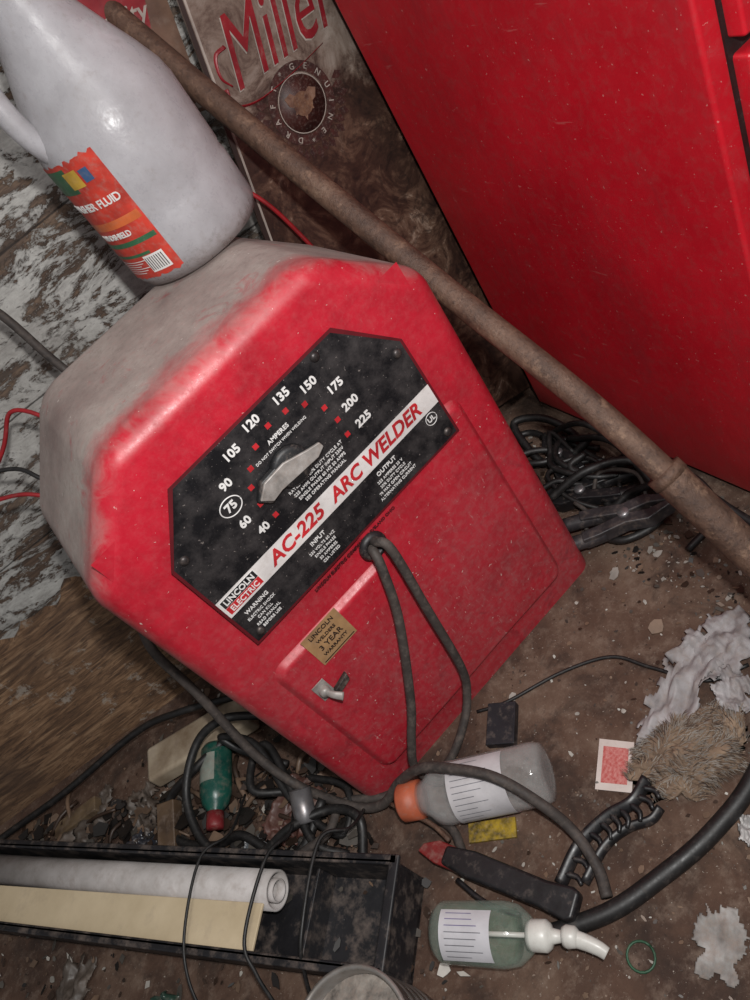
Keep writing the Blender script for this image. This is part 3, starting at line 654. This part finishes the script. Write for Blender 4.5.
o=bpy.data.objects.new('clump_mass',me);col.objects.link(o);o.location=(CX,CY,.001);o.rotation_euler=(0,0,CA);o.parent=cl
vs=[];fs=[];ms=[]
ca,sa=math.cos(CA),math.sin(CA)
for k in range(4200):
    d=Vector((random.gauss(0,1),random.gauss(0,1),abs(random.gauss(0,.8)))).normalized();kk=clump_r(d)
    lx,ly,lz=d.x*.058*kk,d.y*.036*kk,d.z*.026*kk
    p=Vector((CX+lx*ca-ly*sa,CY+lx*sa+ly*ca,lz+.001))
    flow=Vector((math.cos(6*mnoise.noise(p*22)),math.sin(6*mnoise.noise(p*22)),random.uniform(-.3,.4)))
    dd_=(flow+Vector((random.uniform(-.5,.5),random.uniform(-.5,.5),0))+d*.25).normalized();l=random.uniform(.005,.014);w=dd_.orthogonal().normalized()*random.uniform(.0002,.0005)
    q=p+dd_*l*.5+Vector((0,0,.0012));e_=p+dd_*l;e_.z=max(.001,e_.z-.002)
    b0=len(vs);vs+=[p-w,p+w,q+w,q-w,e_];fs+=[(b0,b0+1,b0+2,b0+3),(b0+3,b0+2,b0+4)];mi=random.choice([0,0,1,2,2]);ms+=[mi,mi]
o=mesh('clump_fibres',vs,fs,[fm,fm2,fm3],cl)
for p,i in zip(o.data.polygons,ms):p.material_index=i

bs=empty('toothed_plastic_strap')
bp=pm('black_plastic',(30,28,30),(17,16,17),rough=.4,dust=.2)
path=catmull([(-.118,-.232,.008),(-.075,-.222,.008),(-.035,-.228,.012),(-.006,-.240,.016),(.022,-.236,.014)],8)
sweep('strap_spine',path,.0075,bp,bs,1,8,flat=.5,smoothpath=False)
sweep('strap_spine_2',[(-.10,-.250,.008),(-.06,-.243,.008),(-.03,-.249,.008),(-.008,-.262,.008),(.008,-.262,.008)],.0055,bp,bs,6,8,flat=.5)
for i in range(2,len(path)-2,3):
    p=path[i];t=(path[i+1]-path[i-1]).normalized();n=Vector((t.y,-t.x,0))
    sweep('tooth_%d'%i,[p,p+n*.012+t*.003,p+n*.02-t*.002],(.004,.002),bp,bs,3,6)

tl=empty('hand_saw_tool')
hp=[(0,-.010),(.03,-.014),(.12,-.014),(.148,-.017),(.156,-.013),(.156,.013),(.148,.016),(.12,.013),(.035,.015),(0,.010)]
dd=Vector((-.117,-.272,0))-Vector((-.180,-.128,0));aa=math.atan2(dd.y,dd.x)
HM=T((-.184,-.122,.012))@Matrix.Rotation(aa,4,'Z')
o=poly('tool_handle',hp,bp,tl,HM,.018);bevel(o,.004,3)
o=poly('tool_red_frame',[(-.034,-.006),(-.01,-.012),(.02,-.012),(.02,.012),(-.012,.013),(-.030,.004)],pm('tool_red',(128,32,30),(92,22,22),dust=.3),tl,HM@T((0,0,.003)),.010);bevel(o,.002,2)
sweep('tool_rod',[HM@Vector((.0,.016,.012)),HM@Vector((-.03,.026,.014)),HM@Vector((-.085,.03,.02))],.003,rust,tl,5,8)
sweep('tool_leg',[HM@Vector((.02,-.018,.004)),HM@Vector((.06,-.028,.004)),HM@Vector((.10,-.026,.004))],.003,bp,tl,5,8)

def clamp(name,x,y,z,ang,mat,s=1,tilt=0):
    e=empty(name);M=T((x,y,z))@Matrix.Rotation(ang,4,'Z')@Matrix.Rotation(tilt,4,'Y')@Matrix.Scale(s,4)
    for sg_ in (1,-1):
        pts=[(-.05,sg_*.022),(-.03,sg_*.020),(0,sg_*.014),(.025,sg_*.018),(.05,sg_*.007),(.055,sg_*.001),(.045,sg_*.0),(.028,sg_*.004),(0,0),(-.03,sg_*.006),(-.05,sg_*.009)]
        if sg_<0:pts=pts[::-1]
        o=poly('jaw_%d'%(1 if sg_>0 else 2),pts,mat,e,M@T((0,0,-.007)),.018);bevel(o,.002,2)
        sweep('grip_%d'%(1 if sg_>0 else 2),[M@Vector((-.025,sg_*.012,.001)),M@Vector((-.05,sg_*.0145,.001)),M@Vector((-.070,sg_*.015,.001))],.009*s,mat,e,4,12)
        for k in range(4):
            xx=.028+k*.006
            sweep('tooth_%d_%d'%(1 if sg_>0 else 2,k),[M@Vector((xx,sg_*.006,.001)),M@Vector((xx+.001,sg_*.001,.001))],(.0025*s,.0008*s),mat,e,2,6)
    lathe('pivot',[(0,.014),(.006,.014),(.007,.012),(.007,-.006)],steel,e,M,16)
    return e
greyp=pm('clamp_grey',(64,60,62),(36,34,36),rough=.45,dust=.3,metal=.2)
clamp('jumper_clamp',.285,.075,.014,2.3,bp,1.1)
clamp('jumper_clamp',.272,-.020,.034,-.75,greyp,1.15,-.05)
clamp('jumper_clamp',.325,.15,.016,1.1,bp,1)
for i in range(7):
    pts=[];cxp,cyp=[(.30,.13),(.325,.05),(.29,.03),(.335,.18),(.30,.08),(.335,.10),(.31,.20)][i]
    for k in range(9):
        a=k*(.62+.12*i)+i*1.3;rr=.036+.045*mnoise.noise(Vector((k*.7,i*3,0)))
        x=min(.366,max(.238,cxp+rr*math.cos(a)));pts.append((x,cyp+rr*1.5*math.sin(a),.008+.03*(.5+.5*math.sin(k*1.3+i))))
    sweep('tangled_cable',pts,[.004,.0055,.003,.006,.0035,.0045,.005][i],blkr if i!=2 else rub)
sweep('tangled_cable',[(.34,.20,.02),(.365,.12,.06),(.358,.02,.03),(.360,-.06,.04),(.34,-.10,.012),(.28,-.10,.008)],.0045,blkr)
sweep('tangled_cable',[(.25,.10,.03),(.30,.07,.05),(.345,.03,.045),(.358,-.04,.03),(.35,-.12,.012),(.34,-.20,.008)],.006,blkr)
sweep('tangled_cable',[(.24,.02,.012),(.25,-.03,.02),(.30,-.05,.02),(.33,-.02,.03),(.36,.07,.05),(.35,.15,.03)],.005,blkr)

gr=pm('green_plastic',(40,80,56),dust=.2)
sweep('green_ring',[(-.113+.013*math.cos(a),-.328+.013*math.sin(a),.003) for a in [i*2*math.pi/20 for i in range(21)]],.0013,gr,None,1,6)

# ------------------------------------------------------------------ loose debris
def chips(name,n,region,smin,smax,mats,seed=1,zj=.0,thick=.12):
    rd=random.Random(seed);vs=[];fs=[];ms=[]
    for k in range(n):
        x,y=region(rd);s=rd.uniform(smin,smax)*(rd.random()**1.5*1.6+.4);m_=rd.randrange(len(mats))
        q=rd.randint(4,8);b0=len(vs);a0=rd.random()*6;tx,ty=rd.uniform(-.4,.4),rd.uniform(-.4,.4);z0=rd.random()*zj+s*.2+.0006
        el=rd.uniform(.3,1);ra=rd.random()*6;rs=[rd.uniform(.6,1.1) for _ in range(q)]
        for h in (0,s*thick):
            for i in range(q):
                a=a0+i*6.283/q;px,py=s*rs[i]*math.cos(a),s*rs[i]*el*math.sin(a);px,py=px*math.cos(ra)-py*math.sin(ra),px*math.sin(ra)+py*math.cos(ra)
                vs.append((x+px,y+py,max(.0002,z0+px*tx+py*ty+h)))
        fs.append(tuple(b0+q+i for i in range(q)));fs.append(tuple(b0+q-1-i for i in range(q)))
        for i in range(q):fs.append((b0+i,b0+(i+1)%q,b0+q+(i+1)%q,b0+q+i))
        ms+=[m_]*(q+2)
    o=mesh(name,vs,fs,mats)
    for p,i in zip(o.data.polygons,ms):p.material_index=i
    return o
cw=pm('chip_white',(172,166,158),dust=0,bmp=0);ct=pm('chip_tan',(118,95,78),dust=0,bmp=0);cb=pm('chip_brown',(58,42,33),dust=0,bmp=0);cd=pm('chip_dark',(30,25,23),dust=0,bmp=0);cg=pm('chip_grey',(86,80,74),dust=0,bmp=0)
chips('paint_chips',1500,lambda r:(r.uniform(-.2,.40),r.uniform(-.5,-.012)),.0006,.0026,[cw,ct,ct,cb,cb,cg],2)
chips('paint_flakes',36,lambda r:(r.uniform(-.15,.37),r.uniform(-.45,-.02)),.003,.007,[cw,cw,ct],5)
chips('floor_litter',1700,lambda r:(r.uniform(-1,-.22),r.uniform(-.4,.40)),.0012,.006,[cb,ct,cd,cb,cw,cg],3,.01)
chips('leaf_litter',1100,lambda r:(lambda t,u:(-.235-.42*t,.035+.36*t+u*.085))(r.random(),r.uniform(-1,1)),.003,.011,[cb,cd,ct,cb,cd,cd,cg],4,.018)
chips('sawdust_grit',900,lambda r:(r.uniform(.218,.36),r.uniform(-.3,.24)),.0008,.0045,[cw,ct,cb,cd,cg],6)
for i in range(16):
    t=random.random();x=-.25-.40*t;y=.07+.34*t+random.uniform(-.05,.05);a=random.uniform(0,3.14);l=random.uniform(.03,.07)
    sweep('wood_stick',[(x,y,.012+.01*random.random()),(x+math.cos(a)*l*.5,y+math.sin(a)*l*.5,.022),(x+math.cos(a)*l,y+math.sin(a)*l,.012)],random.uniform(.0015,.004),ct if i%3 else cb,None,3,6)

# ------------------------------------------------------------------ lights
w=bpy.data.worlds.new('world');scene.world=w;w.use_nodes=True
bg=w.node_tree.nodes['Background'];bg.inputs[0].default_value=(.96,.97,1,1);bg.inputs[1].default_value=.21
def area(name,loc,tgt,size,power,c=(1,1,1)):
    l=bpy.data.lights.new(name,'AREA');l.size=size;l.energy=power;l.color=c
    o=bpy.data.objects.new(name,l);col.objects.link(o);o.location=loc
    o.rotation_euler=(Vector(tgt)-Vector(loc)).to_track_quat('-Z','Y').to_euler();return o
area('overhead_fill',(.1,-.9,1.9),(.1,0,.3),.4,9,(1,.98,.95))  # added overhead fill beside the flash, not a fixture of the room
area('flash_lamp',(-.02,-.60,.93),(.07,.03,.33),.03,8.2,(1,.99,.97))
